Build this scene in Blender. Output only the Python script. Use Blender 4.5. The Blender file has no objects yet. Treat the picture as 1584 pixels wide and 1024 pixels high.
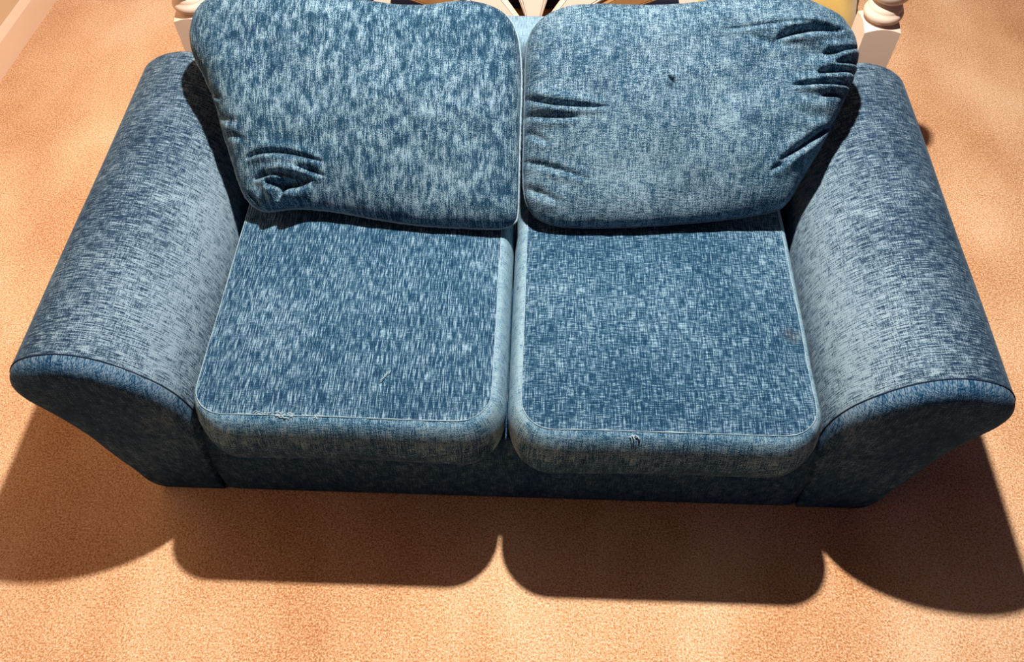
import bpy, bmesh, math, random
from mathutils import Vector, Matrix, noise as mnoise

random.seed(7)
SC = bpy.context.scene
COL = SC.collection
S = 1.1                      # the numbers below are in units of 1.1 m

# ------------------------------------------------------------------ camera
CAMF, CX, CY, CZ = 1292.194, 0.04753, -0.69669, 1.6
YAW, PITCH, ROLL = -0.04849, 0.963212, -0.0139195
f = Vector((math.sin(YAW)*math.cos(PITCH), math.cos(YAW)*math.cos(PITCH), -math.sin(PITCH)))
r = Vector((math.cos(YAW), -math.sin(YAW), 0)); u = r.cross(f)
r2 = math.cos(ROLL)*r + math.sin(ROLL)*u
u2 = -math.sin(ROLL)*r + math.cos(ROLL)*u
cam = bpy.data.cameras.new('camera'); cam.sensor_fit = 'HORIZONTAL'; cam.sensor_width = 36
cam.lens = CAMF/1584*36; cam.clip_start = 0.05
co = bpy.data.objects.new('camera', cam); COL.objects.link(co)
M = Matrix.Identity(4)
for i in range(3):
    M[i][0], M[i][1], M[i][2] = r2[i], u2[i], -f[i]
M.translation = Vector((CX, CY, CZ))*S
co.matrix_world = M
SC.camera = co

# ------------------------------------------------------------------ light and exposure
SC.view_settings.view_transform = 'Standard'
SC.view_settings.look = 'None'
SC.view_settings.gamma = 1
SC.view_settings.use_curve_mapping = False
SC.view_settings.exposure = 0.0
w = bpy.data.worlds.new('world'); SC.world = w; w.use_nodes = True
w.node_tree.nodes['Background'].inputs[0].default_value = (0.36, 0.40, 1.0, 1)
w.node_tree.nodes['Background'].inputs[1].default_value = 0.047
ld = bpy.data.lights.new('ceiling_lamp_light', 'POINT'); ld.energy = 370; ld.color = (1, .91, .82)
ld.shadow_soft_size = 0.034
lo = bpy.data.objects.new('ceiling_lamp_light', ld); COL.objects.link(lo)
lo.location = Vector((.078, .575, 2.08))*S

# ------------------------------------------------------------------ materials
def nt(name):
    m = bpy.data.materials.new(name); m.use_nodes = True
    t = m.node_tree; b = t.nodes['Principled BSDF']
    return m, t, b
def N(t, kind, **kw):
    n = t.nodes.new(kind)
    for k, v in kw.items(): setattr(n, k, v)
    return n
def math_n(t, op, a, b=None, clamp=False):
    n = N(t, 'ShaderNodeMath', operation=op, use_clamp=clamp)
    for i, v in enumerate((a, b)):
        if v is None: continue
        if hasattr(v, 'links'): t.links.new(v, n.inputs[i])
        else: n.inputs[i].default_value = v
    return n.outputs[0]
def ramp(t, fac, stops, interp='LINEAR'):
    n = N(t, 'ShaderNodeValToRGB'); e = n.color_ramp.elements; n.color_ramp.interpolation = interp
    while len(e) < len(stops): e.new(.5)
    for q, (p, c) in zip(e, stops): q.position = p; q.color = (*c, 1)
    t.links.new(fac, n.inputs[0]); return n.outputs[0]
def uvnoise(t, uv, sx, sy, detail=2, rough=.5, off=0.):
    mp = N(t, 'ShaderNodeMapping'); mp.inputs['Scale'].default_value = (sx, sy, 1)
    mp.inputs['Location'].default_value = (off, off*1.7, 0)
    t.links.new(uv, mp.inputs['Vector'])
    n = N(t, 'ShaderNodeTexNoise', noise_dimensions='2D'); n.inputs['Scale'].default_value = 1
    n.inputs['Detail'].default_value = detail; n.inputs['Roughness'].default_value = rough
    t.links.new(mp.outputs[0], n.inputs['Vector'])
    return n.outputs['Fac']

FAB_DARK, FAB_MID, FAB_LIGHT = (.0035, .028, .068), (.034, .094, .156), (.215, .335, .425)
def fabric(name, along=.55, across=.25, blotch=.2, bias=0., contrast=1., bl=(55, 40), sheen=.12, off=0., cols=None, fine=.4, thread=(460, 34), mark=None):
    """chenille: threads along v and across u (both in metres), blotches where the pile lies differently"""
    m, t, b = nt(name)
    uv = N(t, 'ShaderNodeUVMap').outputs[0]
    a = uvnoise(t, uv, thread[0], thread[1], 2, .6, off)
    c = uvnoise(t, uv, thread[1]*1.5, thread[0], 2, .6, off+5)
    fi = uvnoise(t, uv, 560, 560, 1, .5, off+9)
    bn = uvnoise(t, uv, bl[0], bl[1], 4, .68, off+13)
    lg = uvnoise(t, uv, 7, 5, 2, .5, off+21)
    at = N(t, 'ShaderNodeAttribute', attribute_name='nap_and_shade').outputs['Fac']  # pile tone, plus light and shade painted into the colour
    s = None
    for src, k in ((a, along*2.6*contrast), (c, across*2.6*contrast), (bn, blotch*2.6*contrast), (fi, fine*1.6*contrast), (lg, .35)):
        q = math_n(t, 'MULTIPLY', math_n(t, 'SUBTRACT', src, .5), k)
        s = q if s is None else math_n(t, 'ADD', s, q)
    h = s
    s = math_n(t, 'ADD', math_n(t, 'ADD', s, at), .5+bias)
    d, mi, li = (cols or (FAB_DARK, FAB_MID, FAB_LIGHT))[:3]
    colr = ramp(t, s, [(.14, d), (.48, mi), (.86, li)] if len(cols or ()) < 4 else [(.14, d), (.48, mi), (.80, li), (1., cols[3])])
    if mark:
        # a faint stain: (u, v, radius, colour)
        vm = N(t, 'ShaderNodeVectorMath', operation='DISTANCE'); t.links.new(uv, vm.inputs[0]); vm.inputs[1].default_value = (mark[0], mark[1], 0)
        k = math_n(t, 'ADD', math_n(t, 'SUBTRACT', 1, math_n(t, 'DIVIDE', vm.outputs['Value'], mark[2])), math_n(t, 'SUBTRACT', bn, .5), True)
        mx = N(t, 'ShaderNodeMix', data_type='RGBA'); t.links.new(math_n(t, 'MULTIPLY', k, .5, True), mx.inputs['Factor'])
        t.links.new(colr, mx.inputs[6]); mx.inputs[7].default_value = (*mark[3], 1); colr = mx.outputs[2]
    t.links.new(colr, b.inputs['Base Color'])
    b.inputs['Roughness'].default_value = .85
    b.inputs['Specular IOR Level'].default_value = .12
    b.inputs['Sheen Weight'].default_value = sheen
    b.inputs['Sheen Roughness'].default_value = .35
    b.inputs['Sheen Tint'].default_value = (.50, .74, 1.0, 1)
    bp = N(t, 'ShaderNodeBump'); bp.inputs['Strength'].default_value = .45; bp.inputs['Distance'].default_value = .0014
    t.links.new(h, bp.inputs['Height']); t.links.new(bp.outputs[0], b.inputs['Normal'])
    return m
M_SEAT = fabric('blue_chenille_seat', .80, .26, .12, -.12, 1.05, off=1)
M_SEAT2 = fabric('blue_chenille_seat_woven', .58, .54, .12, -.13, 1.05, off=31, mark=((7.9+.497)*S, (.150)*S, .024, (.06, .055, .05)))
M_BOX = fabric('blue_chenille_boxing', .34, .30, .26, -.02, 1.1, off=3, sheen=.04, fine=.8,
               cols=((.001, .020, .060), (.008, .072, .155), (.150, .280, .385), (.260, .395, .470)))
M_ARM = fabric('blue_chenille_arm', .62, .34, .20, -.03, 1.1, off=7, sheen=.10,
               fine=.6, cols=((.0055, .020, .048), (.040, .082, .130), (.215, .305, .370)))
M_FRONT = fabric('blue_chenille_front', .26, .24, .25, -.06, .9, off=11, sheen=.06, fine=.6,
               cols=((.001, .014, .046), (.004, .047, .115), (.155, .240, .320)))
M_BACKC = fabric('blue_chenille_back_cushion', .54, .16, .62, -.07, 1.12, bl=(60, 34), off=17, fine=1.0,
                 cols=((.0035, .027, .060), (.034, .092, .148), (.215, .325, .400)))
M_BACKC2 = fabric('blue_chenille_back_cushion_smooth', .38, .36, .32, -.02, 1.2, bl=(60, 45), off=43, fine=1.0,
                  cols=((.0045, .030, .066), (.042, .102, .160), (.215, .320, .390)))
M_BACKF = fabric('blue_chenille_back_frame', .34, .16, .08, .24, .7, off=23, sheen=.3)

def plain(name, col, rough=.6, bump=None, sheen=0., var=None, spec=.3):
    m, t, b = nt(name)
    b.inputs['Base Color'].default_value = (*col, 1); b.inputs['Roughness'].default_value = rough
    b.inputs['Specular IOR Level'].default_value = spec
    b.inputs['Sheen Weight'].default_value = sheen
    tc = N(t, 'ShaderNodeTexCoord').outputs['Object']
    if var:
        n = N(t, 'ShaderNodeTexNoise'); n.inputs['Scale'].default_value = var[0]; n.inputs['Detail'].default_value = 4
        t.links.new(tc, n.inputs['Vector'])
        t.links.new(ramp(t, n.outputs['Fac'], [(.3, col), (.7, var[1])]), b.inputs['Base Color'])
    if bump:
        n = N(t, 'ShaderNodeTexNoise'); n.inputs['Scale'].default_value = bump[0]; n.inputs['Detail'].default_value = 3
        t.links.new(tc, n.inputs['Vector'])
        bp = N(t, 'ShaderNodeBump'); bp.inputs['Strength'].default_value = bump[1]; bp.inputs['Distance'].default_value = .002
        t.links.new(n.outputs['Fac'], bp.inputs['Height']); t.links.new(bp.outputs[0], b.inputs['Normal'])
    return m
M_SEAM = plain('navy_seam_cord', (.006, .016, .04), .9)
M_PIPE = plain('worn_blue_piping', (.10, .15, .20), .9, (900, .3))
M_RIM = plain('pale_rim_strip', (.22, .32, .39), .9, (700, .3))
M_PALE = plain('pale_worn_thread', (.27, .38, .45), .9, (900, .3))
M_WHITE = plain('cream_white_paint', (.77, .595, .485), .45, (30, .05))
M_WALL = plain('warm_wall_paint', (.66, .46, .28), .8, (60, .12))
M_SKIRT = plain('peach_white_gloss_paint', (.80, .58, .42), .4, (20, .04))
M_WOOD_SHADE = plain('brown_wood_and_shade', (.22, .10, .035), .45, None, 0, (14, (.30, .15, .055)))
M_NAVY = plain('dark_navy_shade', (.010, .012, .035), .9, (500, .4))
M_OLIVE = plain('olive_gold_velvet', (.46, .30, .075), .6, (16, .35), .5, (9, (.60, .42, .13)))

def carpet():
    m, t, b = nt('peach_carpet')
    tc = N(t, 'ShaderNodeTexCoord').outputs['Object']
    def no(sc, det=2, ro=.5, sy=1.):
        mp = N(t, 'ShaderNodeMapping'); mp.inputs['Scale'].default_value = (1, sy, 1); t.links.new(tc, mp.inputs['Vector'])
        n = N(t, 'ShaderNodeTexNoise'); n.inputs['Scale'].default_value = sc
        n.inputs['Detail'].default_value = det; n.inputs['Roughness'].default_value = ro
        t.links.new(mp.outputs[0], n.inputs['Vector']); return n.outputs['Fac']
    fine, mid, big = no(240, 3, .7), no(95, 2), no(3.2, 3, .55, .6)
    s = math_n(t, 'ADD', math_n(t, 'MULTIPLY', math_n(t, 'SUBTRACT', fine, .5), 2.5), .5)
    s = math_n(t, 'ADD', s, math_n(t, 'MULTIPLY', math_n(t, 'SUBTRACT', mid, .5), .35))
    h = s
    s = math_n(t, 'ADD', s, math_n(t, 'MULTIPLY', math_n(t, 'SUBTRACT', big, .5), .9))
    c = ramp(t, s, [(.1, (.44, .175, .056)), (.5, (.80, .440, .225)), (.9, (.98, .75, .51))])
    t.links.new(c, b.inputs['Base Color'])
    b.inputs['Roughness'].default_value = .95; b.inputs['Specular IOR Level'].default_value = .05
    b.inputs['Sheen Weight'].default_value = .15
    bp = N(t, 'ShaderNodeBump'); bp.inputs['Strength'].default_value = .5; bp.inputs['Distance'].default_value = .004
    t.links.new(h, bp.inputs['Height']); t.links.new(bp.outputs[0], b.inputs['Normal'])
    return m
M_CARPET = carpet()

# ------------------------------------------------------------------ builders
def empty(name, label, cat, loc, group=None):
    o = bpy.data.objects.new(name, None); COL.objects.link(o); o.location = Vector(loc)*S
    o.empty_display_size = .1
    o['label'] = label; o['category'] = cat
    if group: o['group'] = group
    return o
def origin(o):
    v = Vector((0, 0, 0))
    while o is not None: v += o.location; o = o.parent
    return v
def mesh(name, verts, faces, mat, parent=None, uv=None, nap_and_shade=None, smooth=True, label=None, sharp=None):
    me = bpy.data.meshes.new(name)
    off = origin(parent)
    me.from_pydata([tuple(Vector(v)*S-off) for v in verts], [], faces)
    me.materials.append(mat)
    if uv is not None:
        l = me.uv_layers.new(name='UVMap')
        d = [0.]*(2*len(me.loops))
        for i, lp in enumerate(me.loops):
            d[2*i], d[2*i+1] = uv[lp.vertex_index][0]*S, uv[lp.vertex_index][1]*S
        l.data.foreach_set('uv', d)
    if nap_and_shade is not None:
        a = me.attributes.new('nap_and_shade', 'FLOAT', 'POINT'); a.data.foreach_set('value', nap_and_shade)
    bm = bmesh.new(); bm.from_mesh(me); bmesh.ops.recalc_face_normals(bm, faces=bm.faces); bm.to_mesh(me); bm.free()
    if smooth: me.shade_smooth()
    if sharp: me.set_sharp_from_angle(angle=math.radians(sharp))
    o = bpy.data.objects.new(name, me); COL.objects.link(o)
    if parent is not None: o.parent = parent
    if label: o['label'] = label
    return o
def box(x0, x1, y0, y1, z0, z1):
    v = [(x, y, z) for x in (x0, x1) for y in (y0, y1) for z in (z0, z1)]
    return v, [(0, 1, 3, 2), (4, 6, 7, 5), (0, 4, 5, 1), (2, 3, 7, 6), (0, 2, 6, 4), (1, 5, 7, 3)]
def bevel(o, wdt, seg=3):
    md = o.modifiers.new('bevel', 'BEVEL'); md.width = wdt*S; md.segments = seg; md.limit_method = 'ANGLE'
    o.data.shade_smooth(); return o
def catmull(pts, n, closed=False):
    """n points per segment"""
    P = [Vector(p) for p in pts]; k = len(P); out = []
    for i in range(k if closed else k-1):
        if closed: a, b, c, d = P[i-1], P[i], P[(i+1) % k], P[(i+2) % k]
        else: a, b, c, d = P[max(i-1, 0)], P[i], P[i+1], P[min(i+2, k-1)]
        for j in range(n):
            q = j/n
            out.append(.5*((2*b)+(c-a)*q+(2*a-5*b+4*c-d)*q*q+(3*b-a-3*c+d)*q**3))
    if not closed: out.append(P[-1])
    return out
def resample(pts, n, closed=True):
    P = list(pts)+([pts[0]] if closed else [])
    L = [0.]
    for a, b in zip(P, P[1:]): L.append(L[-1]+(b-a).length)
    out = []; j = 0; m = n if closed else n-1
    for i in range(n):
        d = L[-1]*i/m
        while j < len(L)-2 and L[j+1] < d: j += 1
        q = (d-L[j])/max(L[j+1]-L[j], 1e-9)
        out.append(P[j].lerp(P[j+1], min(q, 1)))
    return out
def tube_geo(pts, rad, closed=False, k=6, wob=0.):
    P = [Vector(p) for p in pts]; n = len(P); v = []; fc = []
    for i, p in enumerate(P):
        t = (P[(i+1) % n]-P[i-1]) if closed else (P[min(i+1, n-1)]-P[max(i-1, 0)])
        t.normalize()
        a = t.cross(Vector((0, 0, 1)))
        if a.length < .1: a = t.cross(Vector((1, 0, 0)))
        a.normalize(); b = t.cross(a)
        rr = rad*(1+wob*random.uniform(-1, 1))
        for j in range(k):
            q = 2*math.pi*j/k
            v.append(p+a*math.cos(q)*rr+b*math.sin(q)*rr)
    for i in range(n if closed else n-1):
        for j in range(k):
            i2 = (i+1) % n
            fc.append((i*k+j, i*k+(j+1) % k, i2*k+(j+1) % k, i2*k+j))
    if not closed:
        fc.append(tuple(range(k))); fc.append(tuple((n-1)*k+j for j in range(k)))
    return v, fc
def loft(rings, closed_ring=True, cap0=False, cap1=False):
    n = len(rings[0]); v = [p for r_ in rings for p in r_]; fc = []
    for i in range(len(rings)-1):
        for j in range(n if closed_ring else n-1):
            j2 = (j+1) % n
            fc.append((i*n+j, i*n+j2, (i+1)*n+j2, (i+1)*n+j))
    if cap0: fc.append(tuple(range(n)))
    if cap1: fc.append(tuple((len(rings)-1)*n+j for j in range(n)))
    return v, fc
def lathe_geo(cx, cy, prof, k=32):
    rings = [[(cx+rr*math.cos(2*math.pi*j/k), cy+rr*math.sin(2*math.pi*j/k), z) for j in range(k)] for rr, z in prof]
    return loft(rings, True, True, True)
def merge(*geos):
    v = []; fc = []
    for a, b in geos:
        o = len(v); v += [tuple(p) for p in a]; fc += [tuple(i+o for i in q) for q in b]
    return v, fc
def structure(o): o['kind'] = 'structure'; return o

# ------------------------------------------------------------------ the room
def sheet(x0, x1, y0, y1, nx=2, ny=2):
    v = [(x0+(x1-x0)*i/nx, y0+(y1-y0)*j/ny, 0) for j in range(ny+1) for i in range(nx+1)]
    fc = [(j*(nx+1)+i, j*(nx+1)+i+1, (j+1)*(nx+1)+i+1, (j+1)*(nx+1)+i) for j in range(ny) for i in range(nx)]
    return v, fc
gv, gf = box(-1.75, 3.2, -2.6, 3.4, -.05, 0)
structure(mesh('floor', gv, gf, M_CARPET, smooth=False))
# the left wall runs very nearly front to back; its foot passes (-1.557, 1.265) and (-1.530, 1.675)
wd = Vector((.027, .41, 0)).normalized(); wn = Vector((wd.y, -wd.x, 0)); w0 = Vector((-1.557, 1.265, 0))
def along_wall(t0, t1, prof):
    """prof: (distance into the room, z)"""
    r0 = [w0+wd*t0+wn*a+Vector((0, 0, z)) for a, z in prof]
    r1 = [w0+wd*t1+wn*a+Vector((0, 0, z)) for a, z in prof]
    return loft([r0, r1], True, True, True)
structure(mesh('wall_left', *along_wall(-3.8, 2.1, [(-.016, -.04), (-.016, 2.2), (-.12, 2.2), (-.12, -.04)]), M_WALL, smooth=False))
structure(mesh('baseboard_left', *along_wall(-3.8, 2.08, [(-.014, 0), (.0, 0), (.0, .074), (-.009, .088), (-.0155, .092)]), M_SKIRT, smooth=False))
bv, bf = box(-1.75, 3.2, 3.4, 3.5, -.04, 2.2)
structure(mesh('wall_back', bv, bf, M_WALL, smooth=False))
bv, bf = box(-1.4, 3.2, 3.382, 3.4, 0, .092)
structure(mesh('baseboard_back', bv, bf, M_SKIRT, smooth=False))

# ------------------------------------------------------------------ the loveseat
sofa = empty('loveseat', 'blue chenille two-seat loveseat with low flared rounded arms on the peach carpet', 'sofa', (0, .4, 0))
ARM = [(.585, .0), (.577, .10), (.565, .18), (.552, .27), (.551, .34), (.566, .398), (.592, .442), (.625, .474), (.66, .494), (.70, .503), (.74, .498),
       (.778, .482), (.804, .456), (.817, .424), (.814, .385), (.800, .345), (.785, .295), (.774, .24), (.769, .18), (.760, .105), (.744, .045), (.722, .010), (.70, .0)]
def smooth_profile(P, n):
    return resample([Vector((p.x, p.y, 0)) for p in catmull([Vector((a, b, 0)) for a, b in P], 6)], n, closed=False)
PR = smooth_profile(ARM, 96)
def inset(P, d):
    out = []
    n = len(P)
    for i in range(n):
        t = P[min(i+1, n-1)]-P[max(i-1, 0)]; t.normalize()
        nrm = Vector((t.y, -t.x, 0))         # inward for this winding
        out.append(P[i]+nrm*d)
    return out
# make sure that inset moves towards the middle of the profile
_mid = Vector((.66, .25, 0)); _s = 1 if (inset(PR, .01)[48]-_mid).length < (PR[48]-_mid).length else -1
def arc_len(P):
    L = [0.]
    for a, b in zip(P, P[1:]): L.append(L[-1]+(b-a).length)
    return L
AL = arc_len(PR)
def shrink(P, d):
    c = Vector((.665, .24, 0)); q = inset(P, _s*min(d, .03)); k = max(0, d-.03)/.2
    return [p.lerp(c, k) for p in q]
def rake(y, z):
    # the arm fronts lean forward a little towards the top
    return y+(.012-.030*max(0, min(1, z/.45)))*max(0, 1-max(0, y)/.15)
def arm(sx):
    ys = [.004+.768*i/46 for i in range(47)]
    rings = []; uv = []; nap_and_shade = []
    back = [(.772+.012*0, 0.)]
    stations = [(.006, .006), (.001, .0025), (.004, .0)]
    rings = []
    seq = [(y, 0.) for y in [.015+.735*i/44 for i in range(45)]]+[(.762, .004), (.774, .014), (.782, .03), (.785, .05)]
    seq = [(.008, .003)]+seq
    for y, d in seq:
        R_ = shrink(PR, d)
        for i, p in enumerate(R_):
            lump = .0022*mnoise.noise(Vector((p.x*6*sx+3, y*5, p.y*6)))
            rings.append((sx*p.x, rake(y, p.y), p.y+(lump if p.y > .03 else 0)))
            uv.append((y, AL[i]))
            nz = mnoise.noise(Vector((y*5+9*sx, AL[i]*4, 2.)))
            # inner slope paler; shade painted into the outer roll, which turns from the lamp
            inner = math.exp(-((AL[i]-.41)/.08)**2)
            nap_and_shade.append(.32*inner+.10*nz-.22*max(0, min(1, (AL[i]-.52)/.18)))
    n = len(PR); m = len(seq)
    fc = [(i*n+j, i*n+j+1, (i+1)*n+j+1, (i+1)*n+j) for i in range(m-1) for j in range(n-1)]
    fc += [(i*n+n-1, i*n, (i+1)*n, (i+1)*n+n-1) for i in range(m-1)]
    fc.append(tuple(range((m-1)*n, m*n)))
    o = mesh('arm', rings, fc, M_ARM, sofa, uv, nap_and_shade)
    # padded facing on the arm's front
    st = [(.016-.029*math.sin(R9*math.pi/2), .0005+.029*(1-math.cos(R9*math.pi/2))) for R9 in [i/9 for i in range(10)]]+[(-.0135, .06), (-.014, .10), (-.0145, .14)]
    vv = []; uu = []; np_ = []
    for k, (y, d) in enumerate(st):
        Q = shrink(PR, d)
        for i, p in enumerate(Q):
            z0 = PR[i].y; a = max(0., min(1., z0/.10)); a = a*a*(3-2*a)
            if i < 40: q_ = max(0., min(1., (z0-.20)/.16)); a = min(a, .25+.75*q_*q_*(3-2*q_))     # flush with the rail beside it
            if k > 9: a = max(a, (k-9)/3)
            q = PR[i].lerp(p, a)
            vv.append((sx*q.x, rake(y, max(q.y, 0.)), max(q.y, 0.))); uu.append((q.x, q.y))
            np_.append(.24*max(0, 1-k/9)*max(0, min(1, (z0-.3)/.1))+.06*mnoise.noise(Vector((q.x*9, q.y*9, sx))))  # top roll of the facing painted lighter, as a lit strip
    fc = [(i*n+j, i*n+(j+1) % n, (i+1)*n+(j+1) % n, (i+1)*n+j) for i in range(len(st)-1) for j in range(n)]
    vv.append((sx*.665, rake(-.0145, .24), .24)); uu.append((.665, .24)); np_.append(0.); b = (len(st)-1)*n
    fc += [(b+j, b+(j+1) % n, len(vv)-1) for j in range(n)]
    fp = mesh('front_panel', vv, fc, M_FRONT, o, uu, np_)
    cord = [Vector((sx*p.x, rake(.0145, p.y), p.y)) for p in inset(PR, _s*.0003)[2:-3]]
    mesh('piping', *tube_geo(cord, .0014, k=6), M_SEAM, o, label='thin dark seam cord round the front of the arm')
arm(-1); arm(1)

def slab(name, x0, x1, y0, y1, z0, z1, rad, mat, parent, bulge=0., nu=20, nz=10):
    """upholstered box: rounded edges, front bulged a little"""
    bm = bmesh.new(); bmesh.ops.create_cube(bm, size=1)
    bmesh.ops.subdivide_edges(bm, edges=bm.edges[:], cuts=9, use_grid_fill=True)
    hx, hy, hz = (x1-x0)/2, (y1-y0)/2, (z1-z0)/2; cx, cy, cz = (x0+x1)/2, (y0+y1)/2, (z0+z1)/2
    vv = []; 
    bm.verts.ensure_lookup_table()
    for v in bm.verts:
        # cosine spacing puts loops near the edges
        q = [math.sin(max(-.5, min(.5, c))*math.pi) for c in v.co]
        p = Vector((q[0]*hx, q[1]*hy, q[2]*hz))
        c = Vector((max(-hx+rad, min(hx-rad, p.x)), max(-hy+rad, min(hy-rad, p.y)), max(-hz+rad, min(hz-rad, p.z))))
        d = p-c
        if d.length > 1e-9 and sum(abs(a) > 1e-6 for a in d) > 1: p = c+d.normalized()*rad
        if p.y < 0: p.y -= bulge*(1-q[0]**4)*(1-q[2]**2)
        vv.append((p.x+cx, p.y+cy, p.z+cz))
    fc = [tuple(v.index for v in fa.verts) for fa in bm.faces]; bm.free()
    return mesh(name, vv, fc, mat, parent, [(p[0], p[2]+p[1]) for p in vv])
slab('back_frame', -.60, .60, .735, .845, .0, .553, .03, M_BACKF, sofa)
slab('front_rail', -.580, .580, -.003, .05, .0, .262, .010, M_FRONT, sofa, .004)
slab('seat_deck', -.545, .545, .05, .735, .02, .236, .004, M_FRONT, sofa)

# seat cushions
def round_rect(x0, x1, y0, y1, rads, n):
    """rads: corner radii for (x0,y0) (x1,y0) (x1,y1) (x0,y1)"""
    pts = []
    cs = [(x0+rads[0], y0+rads[0], math.pi, rads[0]), (x1-rads[1], y0+rads[1], 1.5*math.pi, rads[1]), (x1-rads[2], y1-rads[2], 0, rads[2]), (x0+rads[3], y1-rads[3], .5*math.pi, rads[3])]
    for cx, cy, a0, rr in cs:
        for i in range(13):
            a = a0+math.pi/2*i/12
            pts.append(Vector((cx+rr*math.cos(a), cy+rr*math.sin(a), 0)))
    return resample(pts, n)
def seat_cushion(name, label, x0, x1, ins, yf, mat, seed):
    root = empty(name, label, 'cushion', ((x0+x1)/2, .28, .236), 'loose cushions of the blue loveseat')
    n = 260
    y1 = .70
    sx0, sx1 = x0+ins[0], x1-ins[1]
    base = round_rect(sx0, sx1, yf, y1, (.055, .055, .03, .03), n)
    def wave(p, a): return a*mnoise.noise(Vector((p.x*9+seed, p.y*9, seed)))
    # outward direction scaled: full at the front, squeezed at the sides by arm and neighbour
    L = arc_len(base+[base[0]])
    out = []
    for i in range(n):
        t = base[(i+1) % n]-base[i-1]; t.normalize(); nr = Vector((t.y, -t.x, 0))
        wl = ins[0] if nr.x < 0 else ins[1]
        k = abs(nr.x)
        sc = (1-k)*1.0+k*(wl/.0305)
        if nr.y > 0: sc *= .6
        out.append(nr*sc)
    prof = [(.0, .386), (.007, .384), (.014, .3775), (.0205, .366), (.0255, .353), (.029, .340), (.0305, .325), (.0295, .305), (.026, .286), (.021, .268), (.012, .252), (.0, .244)]
    rings = []; uv = []; nap_and_shade = []
    for k, (o_, z) in enumerate(prof):
        for i in range(n):
            p = base[i]+out[i]*o_
            wob = wave(base[i], .004)
            rings.append((p.x, p.y, z+wob*(1 if k < 3 else .6) - (.006*math.sin(L[i]*9+seed) if k > 7 else 0)))
            uv.append((L[i], .5-k*.012))
            side = abs(out[i].x) if abs(out[i].y) < .5 else 0
            nap_and_shade.append((.42 if abs(base[(i+1) % n].y-base[i-1].y) > abs(base[(i+1) % n].x-base[i-1].x) else (.19 if k < 5 else max(-.16, .19-.10*(k-4)))))  # pale-napped sides; front painted lighter where lit, darker where shaded
    v, fc = loft([rings[k*n:(k+1)*n] for k in range(len(prof))])
    # underside
    c = len(v); v = list(v)+[((x0+x1)/2, .3, .238)]
    b = (len(prof)-1)*n
    fc = list(fc)+[(b+i, b+(i+1) % n, c) for i in range(n)]
    uv.append((0, 0)); nap_and_shade.append(0)
    mesh('boxing', v, fc, M_BOX, root, uv, nap_and_shade, label='paler worn boxing strip round the cushion edge, its front painted lit above and shaded below')
    # top panel, slightly crowned
    cx, cy = (sx0+sx1)/2, (yf+y1)/2
    K = 46; vv = []; uu = []; nn = []
    for k in range(K):
        s = 1-k/K
        for i in range(n):
            x = cx+(base[i].x-cx)*s; y = cy+(base[i].y-cy)*s
            crown = .010*(1-s**5)+.0025*mnoise.noise(Vector((x*7+seed, y*7, 1.)))*(1-s**8)
            vv.append((x, y, .386+crown+wave(base[i], .004)*s**6)); uu.append((x+seed, y))
            e = math.exp(-((1-s)/.03)**2)
            nn.append(.10*mnoise.noise(Vector((x*5+seed, y*4, 3.)))+.10*e)
    v, fc = loft([vv[k*n:(k+1)*n] for k in range(K)])
    v = list(v)+[(cx, cy, .396)]; uu.append((cx+seed, cy)); nn.append(0)
    b = (K-1)*n; fc = list(fc)+[(b+i, b+(i+1) % n, len(v)-1) for i in range(n)]
    mesh('top_panel', v, fc, mat, root, uu, nn)
    top = [Vector((p.x, p.y, .3868+wave(p, .004))) for p in base]
    mesh('top_seam', *tube_geo(top, .0008, True, 5, .5), M_PALE, root, label='pale frayed seam along the top edge')
    bot = [Vector((p.x+o_.x*.009, p.y+o_.y*.009, .2475-.006*math.sin(l*9+seed)+wave(p, .0024))) for p, o_, l in zip(base, out, L)]
    mesh('piping', *tube_geo(bot, .0022, True, 6, .2), M_PIPE, root, label='brownish worn piping along the lower edge')
    return root, base
scL, baseL = seat_cushion('seat_cushion', 'left seat cushion with frayed front seam, streaked blue chenille', -.536, .0015, (.012, .024), -.037, M_SEAT, 2.3)
scR, baseR = seat_cushion('seat_cushion', 'right seat cushion beside the right arm, cross-woven blue chenille with a faint brown mark', .0035, .536, (.024, .020), -.047, M_SEAT2, 7.9)

def frays(root, spots):
    for x, y, z, ln, ang in spots:
        p = Vector((x, y, z)); d = Vector((math.cos(ang), math.sin(ang), 0))
        pts = [p+d*ln*q+Vector((0, 0, .0022*math.sin(q*3.1)))+Vector((0, .0016*math.sin(q*9+x*50), 0)) for q in [i/6 for i in range(7)]]
        mesh('loose_thread', *tube_geo(pts, .0009, False, 5, .3), M_PALE, root)
fr = []
for i in range(18):
    x = random.uniform(-.40, -.345) if i < 12 else random.uniform(-.44, -.30)
    fr.append((x, -.036+random.uniform(-.003, .004), .387, random.uniform(.006, .018), random.uniform(-.5, .5)))
frays(scL, fr+[(-.212, .028, .397, .028, .95)])
frays(scR, [(.212+random.uniform(-.012, .01), -.0545+random.uniform(-.002, .002), .3835, random.uniform(.006, .012), random.uniform(-1, .6)) for i in range(5)])

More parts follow.
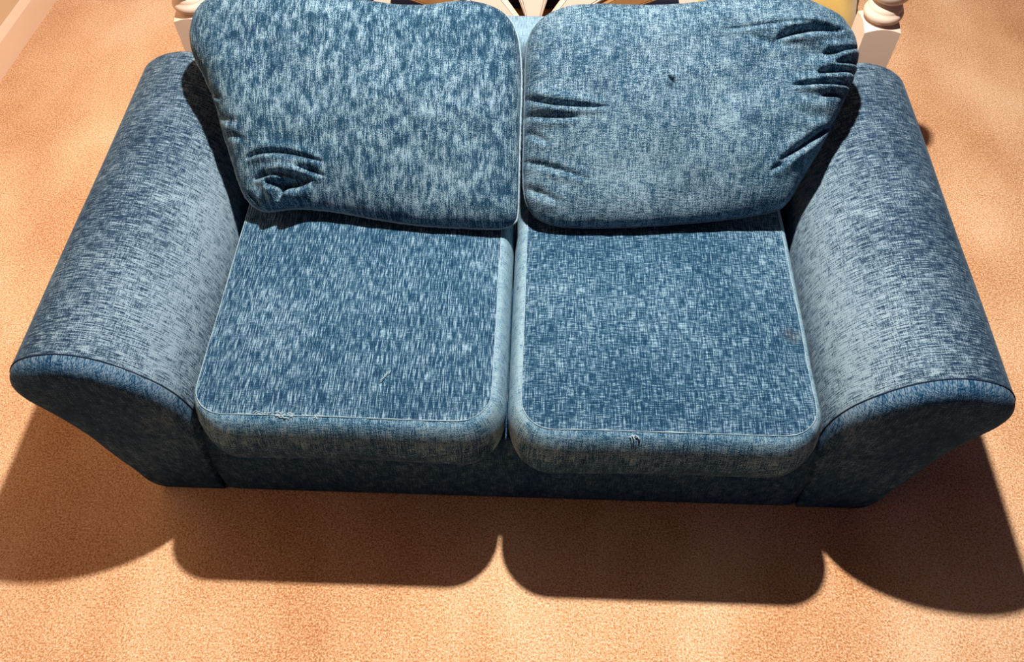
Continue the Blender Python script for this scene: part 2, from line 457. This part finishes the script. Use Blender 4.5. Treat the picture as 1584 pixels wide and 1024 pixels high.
# back cushions: soft pillows leaning on the low back
P0 = Vector((0, .395, .42)); UD = Vector((0, .83, .558)).normalized(); ND = Vector((1, 0, 0)).cross(UD)
OUT_L = [[-0.63, 0.3252], [-0.6236, 0.363], [-0.6056, 0.391], [-0.5657, 0.4092], [-0.4778, 0.418], [-0.377, 0.4095], [-0.3016, 0.3993], [-0.2264, 0.3905], [-0.1641, 0.3914], [-0.1021, 0.3986], [-0.0586, 0.3943], [-0.0209, 0.3749], [-0.0, 0.3355], [0.0085, 0.2611], [0.0085, 0.1619], [0.0085, 0.0752], [0.0085, 0.0072], [0.0018, -0.0177], [-0.0287, -0.0283], [-0.0905, -0.0285], [-0.1773, -0.0255], [-0.2646, -0.015], [-0.3397, -0.003], [-0.4148, 0.0016], [-0.4772, -0.0048], [-0.5092, 0.0145], [-0.5265, 0.0453], [-0.5459, 0.1011], [-0.5638, 0.1508], [-0.578, 0.2006], [-0.601, 0.2503], [-0.6212, 0.2876]]
OUT_R = [[0.0165, 0.2984], [0.0233, 0.3421], [0.0448, 0.371], [0.0813, 0.3902], [0.1453, 0.3974], [0.2191, 0.3961], [0.3049, 0.3999], [0.378, 0.4109], [0.4389, 0.4167], [0.512, 0.4178], [0.5669, 0.4039], [0.6099, 0.3762], [0.6349, 0.3397], [0.6404, 0.3029], [0.6304, 0.2597], [0.6073, 0.204], [0.5784, 0.1421], [0.5433, 0.0801], [0.5141, 0.0305], [0.4841, 0.0139], [0.4116, 0.0], [0.3266, -0.0105], [0.2413, -0.0185], [0.1557, -0.0229], [0.0943, -0.0218], [0.0571, -0.0128], [0.032, 0.0076], [0.0185, 0.0506], [0.0165, 0.1371], [0.0165, 0.2239]]
CR_L = [([[-0.5015, 0.0824], [-0.4789, 0.0936], [-0.4367, 0.0969], [-0.3943, 0.0905], [-0.3518, 0.0794]], 0.015, 0.0042), ([[-0.4057, 0.0699], [-0.3779, 0.0645], [-0.3511, 0.0554]], 0.008, 0.004), ([[-0.4895, 0.0454], [-0.4656, 0.0543], [-0.4234, 0.0563], [-0.3725, 0.0466]], 0.013, 0.004), ([[-0.4652, 0.0423], [-0.4374, 0.0392], [-0.4109, 0.041], [-0.3774, 0.0477]], 0.034, 0.0085), ([[-0.423, 0.042], [-0.4345, 0.0261], [-0.4436, 0.0079]], 0.03, 0.0075), ([[-0.4791, -0.0168], [-0.4517, -0.0042], [-0.4218, 0.0036], [-0.3918, 0.009]], 0.008, 0.0045), ([[-0.5833, 0.2145], [-0.566, 0.2064], [-0.5486, 0.1934]], 0.012, 0.005), ([[-0.5465, 0.1284], [-0.5283, 0.1275], [-0.4978, 0.1173]], 0.005, 0.005), ([[-0.5046, 0.0258], [-0.4884, 0.0106], [-0.4672, -0.0094]], 0.008, 0.004), ([[-0.5599, 0.1655], [-0.5352, 0.1539], [-0.5049, 0.1509]], 0.004, 0.006)]
CR_R = [([[0.468, 0.3139], [0.49, 0.325], [0.5249, 0.335], [0.5598, 0.3379], [0.596, 0.3362]], 0.024, 0.0058), ([[0.3551, 0.3275], [0.4487, 0.3385], [0.5071, 0.3454], [0.5889, 0.3431]], 0.0045, 0.0028), ([[0.5549, 0.294], [0.5851, 0.3005], [0.6417, 0.3215]], 0.016, 0.0045), ([[0.5785, 0.2779], [0.6017, 0.283], [0.6481, 0.2909]], 0.014, 0.0045), ([[0.5463, 0.2584], [0.5788, 0.2649], [0.6427, 0.2707]], 0.018, 0.005), ([[0.5001, 0.2339], [0.5443, 0.2394], [0.5909, 0.2426], [0.6431, 0.2506]], 0.018, 0.0045), ([[0.5564, 0.2183], [0.5854, 0.2248], [0.6376, 0.2316]], 0.012, 0.0045), ([[0.4831, 0.0987], [0.5176, 0.1219], [0.5521, 0.1462], [0.6267, 0.1995]], 0.02, 0.0055), ([[0.466, 0.0795], [0.4891, 0.093], [0.5144, 0.1088]], 0.008, 0.0045), ([[-0.0212, 0.2353], [0.0211, 0.211], [0.0631, 0.195], [0.1106, 0.1888], [0.1698, 0.1875]], 0.015, 0.0045), ([[-0.0199, 0.1875], [0.0399, 0.1743], [0.0756, 0.1691], [0.1171, 0.1675]], 0.01, 0.0045), ([[-0.0177, 0.1041], [0.0481, 0.0863], [0.0898, 0.0753], [0.1435, 0.0574]], 0.008, 0.0045), ([[-0.0072, 0.1579], [0.0348, 0.1409], [0.065, 0.1212]], 0.007, 0.005), ([[-0.0164, 0.0564], [0.0434, 0.0375], [0.0854, 0.017]], 0.008, 0.006), ([[0.2758, 0.2441], [0.2842, 0.2371], [0.2891, 0.2289]], 0.01, 0.003), ([[0.414, 0.3202], [0.4728, 0.3069], [0.5196, 0.3077]], 0.005, 0.006)]
def seg_d(p, a, b):
    ab = b-a; q = max(0., min(1., (p-a).dot(ab)/ab.length_squared))
    return (p-a-ab*q).length, q
def back_cushion(label, OUT, CR, mat, seed, lump, rim_r=.0022, rim_m=None, TF=.080, TB=.046):
    n = 600; K = 110
    out = resample([Vector((p.x, p.y, 0)) for p in catmull([Vector((a, b, 0)) for a, b in OUT], 8, True)], n)
    c = sum(out, Vector())/n
    root = empty('back_cushion', label, 'cushion', tuple(P0+Vector((c.x, 0, 0))), 'loose cushions of the blue loveseat')
    folds = []
    for pts, dep, wid in CR:
        q = catmull([Vector((a, b, 0)) for a, b in pts], 5)
        bb = (min(p.x for p in q)-.04, max(p.x for p in q)+.04, min(p.y for p in q)-.04, max(p.y for p in q)+.04)
        folds.append((q, dep, wid, bb))
    def fold_h(p, edge):
        h = 0.
        for q, dep, wid, bb in folds:
            if not (bb[0] < p.x < bb[1] and bb[2] < p.y < bb[3]): continue
            best, pos, side = 9, 0, 1; m = len(q)-1
            for i in range(m):
                d, t = seg_d(p, q[i], q[i+1])
                if d < best:
                    best, pos = d, (i+t)/m
                    ab = q[i+1]-q[i]; side = 1 if ab.x*(p.y-q[i].y)-ab.y*(p.x-q[i].x) > 0 else -1
            tap = max(0., math.sin(math.pi*min(.999, max(.001, pos))))**.65
            wv = wid*(.45+.55*tap)
            h -= dep*tap*math.exp(-(best/wv)**2)
            # the cloth puffs up on the lower side and eases off above
            lip = .55 if side < 0 else .22
            h += dep*lip*tap*math.exp(-((best-2.6*wv)/(1.9*wv))**2)
        return h
    vv = []; uu = []; nap_and_shade = []
    def rise(s): return (1-s**6.5)**.5 if s < 1 else 0
    svals = [1-(k/K)**1.2 for k in range(K)]
    def pt(x, y, h): return P0+Vector((x, 0, 0))+UD*y+ND*h
    for s in svals:
        for i in range(n):
            p = c+(out[i]-c)*s
            q_ = max(0., min(1., (p.y+.02)/.24)); low = .60+.40*q_*q_*(3-2*q_)
            h = TF*rise(s)*low
            w_ = 1-s**10
            h += w_*(.010*mnoise.noise(Vector((p.x*6+seed, p.y*6, 0)))+.004*mnoise.noise(Vector((p.x*17+seed, p.y*17, 4))))
            h += lump(p.x, p.y)*w_
            # gathers along the rim
            h += .0035*math.exp(-((1-s)/.06)**2)*mnoise.noise(Vector((out[i].x*38, out[i].y*38, seed)))
            h += fold_h(p, s)*min(1, (1-s)*9+.45)
            vv.append(pt(p.x, p.y, h)); uu.append((p.x+seed, p.y))
            nap_and_shade.append(.16*mnoise.noise(Vector((p.x*9+seed, p.y*7, 6)))+.10*mnoise.noise(Vector((p.x*30, p.y*24, seed)))+.04-.13*max(0, min(1, (p.y+.02)/.42))**1.5)
    v, fc = loft([vv[k*n:(k+1)*n] for k in range(K)])
    v = list(v); fc = list(fc)
    v.append(pt(c.x, c.y, TF+lump(c.x, c.y))); uu.append((c.x+seed, c.y)); nap_and_shade.append(0.)
    b = (K-1)*n; fc += [(b+i, b+(i+1) % n, len(v)-1) for i in range(n)]
    mesh('front_cover', v, fc, mat, root, uu, nap_and_shade)
    vv = []; uu = []
    for k in range(16):
        s = 1-(k/16)**1.35
        for i in range(n):
            p = c+(out[i]-c)*s
            q_ = max(0., min(1., (p.y+.03)/.16)); vv.append(pt(p.x, p.y, -TB*rise(s)*(.25+.75*q_*q_*(3-2*q_)))); uu.append((p.x+seed, p.y))
    v, fc = loft([vv[k*n:(k+1)*n] for k in range(16)])
    v = list(v)+[pt(c.x, c.y, -TB)]; uu.append((c.x, c.y)); b = 15*n
    fc = list(fc)+[(b+i, b+(i+1) % n, len(v)-1) for i in range(n)]
    mesh('back_cover', v, fc, mat, root, uu)
    rim = [pt(p.x, p.y, .001*math.sin(i*.4)) for i, p in enumerate(out)]
    mesh('piping', *tube_geo(rim, rim_r, True, 6, .2), rim_m, root, label='pale seam strip round the rim' if rim_m is M_RIM else 'seam piping round the rim')
    return root, pt
def lumpL(x, y):
    # the lower left corner is bunched up
    return .014*math.exp(-((x+.43)**2+(y-.012)**2)/.0011)+.012*math.exp(-((x+.42)**2/.004+(y-.072)**2/.0005))-.010*math.exp(-((x+.435)**2+(y-.035)**2)/.0007)
def lumpR(x, y):
    return .010*math.exp(-((x-.50)**2/.02+(y-.36)**2/.0009))+.008*math.exp(-((x-.06)**2/.003+(y-.20)**2/.0009))+.006*max(0, min(1, (x-.49)/.11))*math.sin(y*6.283/.036+x*8)*(1 if y > .16 else max(0, 1-(.16-y)/.05))+.004*max(0, 1-x/.09)*math.sin(y*6.283/.05)
back_cushion('left back cushion, mottled blue chenille with a bunched lower left corner', OUT_L, CR_L, M_BACKC, 3.7, lumpL, .0030, M_RIM)
bR, ptR = back_cushion('right back cushion, smoother blue chenille with gathered folds at its right end', OUT_R, CR_R, M_BACKC2, 8.4, lumpR, .0022, M_PIPE)

# ------------------------------------------------------------------ white bench behind the loveseat
bench = empty('wooden_bench', 'cream painted wooden bench with turned end posts and sunburst back, behind the loveseat', 'bench', (.026, 1.12, 0))
def post(cx, cy):
    h = .0395; K = 10
    rim = []
    for a, b_ in (((-h, -h), (h, -h)), ((h, -h), (h, h)), ((h, h), (-h, h)), ((-h, h), (-h, -h))):
        for i in range(K):
            q = i/K; rim.append((a[0]+(b_[0]-a[0])*q, a[1]+(b_[1]-a[1])*q))
    zt = lambda x, y: .470-.55*max(0, math.hypot(x, y)-.030)
    rings = [[(cx+x, cy+y, 0) for x, y in rim], [(cx+x, cy+y, zt(x, y)) for x, y in rim]]
    rings.append([(cx+x*.030/math.hypot(x, y), cy+y*.030/math.hypot(x, y), .470) for x, y in rim])
    blk = loft(rings, True, True, True)
    o = mesh('post', *blk, M_WHITE, bench, sharp=28)
    prof = [(.029, .4695), (.035, .4715), (.0405, .476), (.0425, .482), (.0425, .487), (.0405, .493), (.0365, .4965), (.0365, .498), (.0355, .503), (.032, .509), (.028, .513), (.026, .515)]
    prof += [(.029, .5165), (.036, .521), (.0405, .528), (.0425, .537), (.0425, .545), (.0405, .553), (.036, .559), (.0325, .561), (.0325, .564)]
    prof += [(.040, .566), (.0435, .570), (.0435, .575), (.040, .579), (.032, .582), (.034, .590), (.032, .602), (.022, .612), (.002, .616)]
    mesh('turned_finial', *lathe_geo(cx, cy, prof, 40), M_WHITE, o)
post(-.7465, .962); post(.7965, .962)
def rail(name, x0, x1, y0, y1, z0, z1, mat, b=.004):
    return bevel(mesh(name, *box(x0, x1, y0, y1, z0, z1), mat, bench, smooth=False), b)
rail('back_rail', -.708, .758, .948, .976, .33, .40, M_WHITE)
rail('seat_board', -.70, .75, .978, 1.30, .285, .31, M_WOOD_SHADE)
rail('shade_pad', -.69, .74, 1.203, 1.29, .3105, .352, M_NAVY, .012)  # dark pad added behind the slats, stands in for the shade there
for x in (-.66, .71):
    rail('rear_leg', x-.03, x+.03, 1.24, 1.30, 0, .285, M_WHITE)
HUB = Vector((.027, .955, .40))
LEAN = math.radians(16)
def fan(a, rr, dy=0.):
    """a: angle from upright, rr: distance from the hub; the fan leans back"""
    zz = rr*math.cos(a)
    return Vector((HUB.x+rr*math.sin(a), HUB.y+dy+zz*math.sin(LEAN), HUB.z+zz*math.cos(LEAN)))
def slat(a, half, mat, r0=.03, r1=.335):
    """wedge board with a grooved raised border on each edge"""
    prof = [(-half, .0), (-half*.86, -.004), (-half*.80, -.004), (-half*.76, .0015), (-half*.72, -.004), (half*.72, -.004), (half*.76, .0015), (half*.80, -.004), (half*.86, -.004), (half, .0), (half, .016), (-half, .016)]
    rings = [[fan(a+d, rr, y) for d, y in prof] for rr in (r0, .12, .2, .28, r1)]
    mesh('slat', *loft(rings, True, True, True), mat, bench, smooth=False)
R_ = math.radians
slat(R_(-2), R_(19.5), M_WHITE); slat(R_(-49), R_(12), M_WHITE); slat(R_(47), R_(12), M_WHITE)
slat(R_(-68), R_(5), M_WOOD_SHADE); slat(R_(66), R_(5), M_WOOD_SHADE)  # outer slats of the same fan, their shade painted as brown
prof = [(.335, -.008), (.372, -.008), (.372, .018), (.335, .018)]
rings = [[fan(R_(-88+176*i/40), rr, y) for rr, y in prof] for i in range(41)]
mesh('arch', *loft(rings, True, True, True), M_WHITE, bench, smooth=False)

# olive cushion on the bench
pc = empty('throw_cushion', 'olive gold velvet cushion on the bench behind the right back cushion', 'cushion', (.585, 1.10, .31))
def pillow(cx, cy, cz, hx, hz, th, tilt, mat, parent):
    n = 44; vv = []; fr_ = []
    ex = Vector((1, 0, 0)); ez = Vector((0, math.sin(tilt), math.cos(tilt))); en = ex.cross(ez)
    C = Vector((cx, cy, cz)); fc = []
    for sgn in (1, -1):
        b = len(vv)
        for j in range(n+1):
            for i in range(n+1):
                a, c = -1+2*i/n, -1+2*j/n
                bul = ((1-a**4)*(1-c**4))**.5
                k = 1-.07*(a*a*(1-c*c)+c*c*(1-a*a))
                wr = .006*mnoise.noise(Vector((a*3, c*3, sgn*2.)))*bul
                vv.append(C+ex*a*hx*(1-.06*(1-c*c) if abs(a) > .0 else 1)+ez*c*hz*(1-.06*(1-a*a))+en*sgn*(th*bul+wr))
        for j in range(n):
            for i in range(n):
                q = b+j*(n+1)+i; fc.append((q, q+1, q+n+2, q+n+1))
    o = mesh('cover', vv, fc, mat, parent)
    bm = bmesh.new(); bm.from_mesh(o.data); bmesh.ops.remove_doubles(bm, verts=bm.verts, dist=.0006)
    bmesh.ops.recalc_face_normals(bm, faces=bm.faces); bm.to_mesh(o.data); bm.free(); o.data.shade_smooth()
    rim = []
    for i in range(160):
        q = i/40; e = int(q); fq = -1+2*(q-e)
        a, c = ((fq, -1), (1, fq), (-fq, 1), (-1, -fq))[e]
        p = C+ex*a*hx*(1-.06*(1-c*c))+ez*c*hz*(1-.06*(1-a*a))
        rim.append(p+en*.004*math.sin(i*1.1))
    mesh('ruffled_piping', *tube_geo(rim, .005, True, 6, .25), mat, parent)
pillow(.600, 1.135, .475, .198, .165, .065, .55, M_OLIVE, pc)
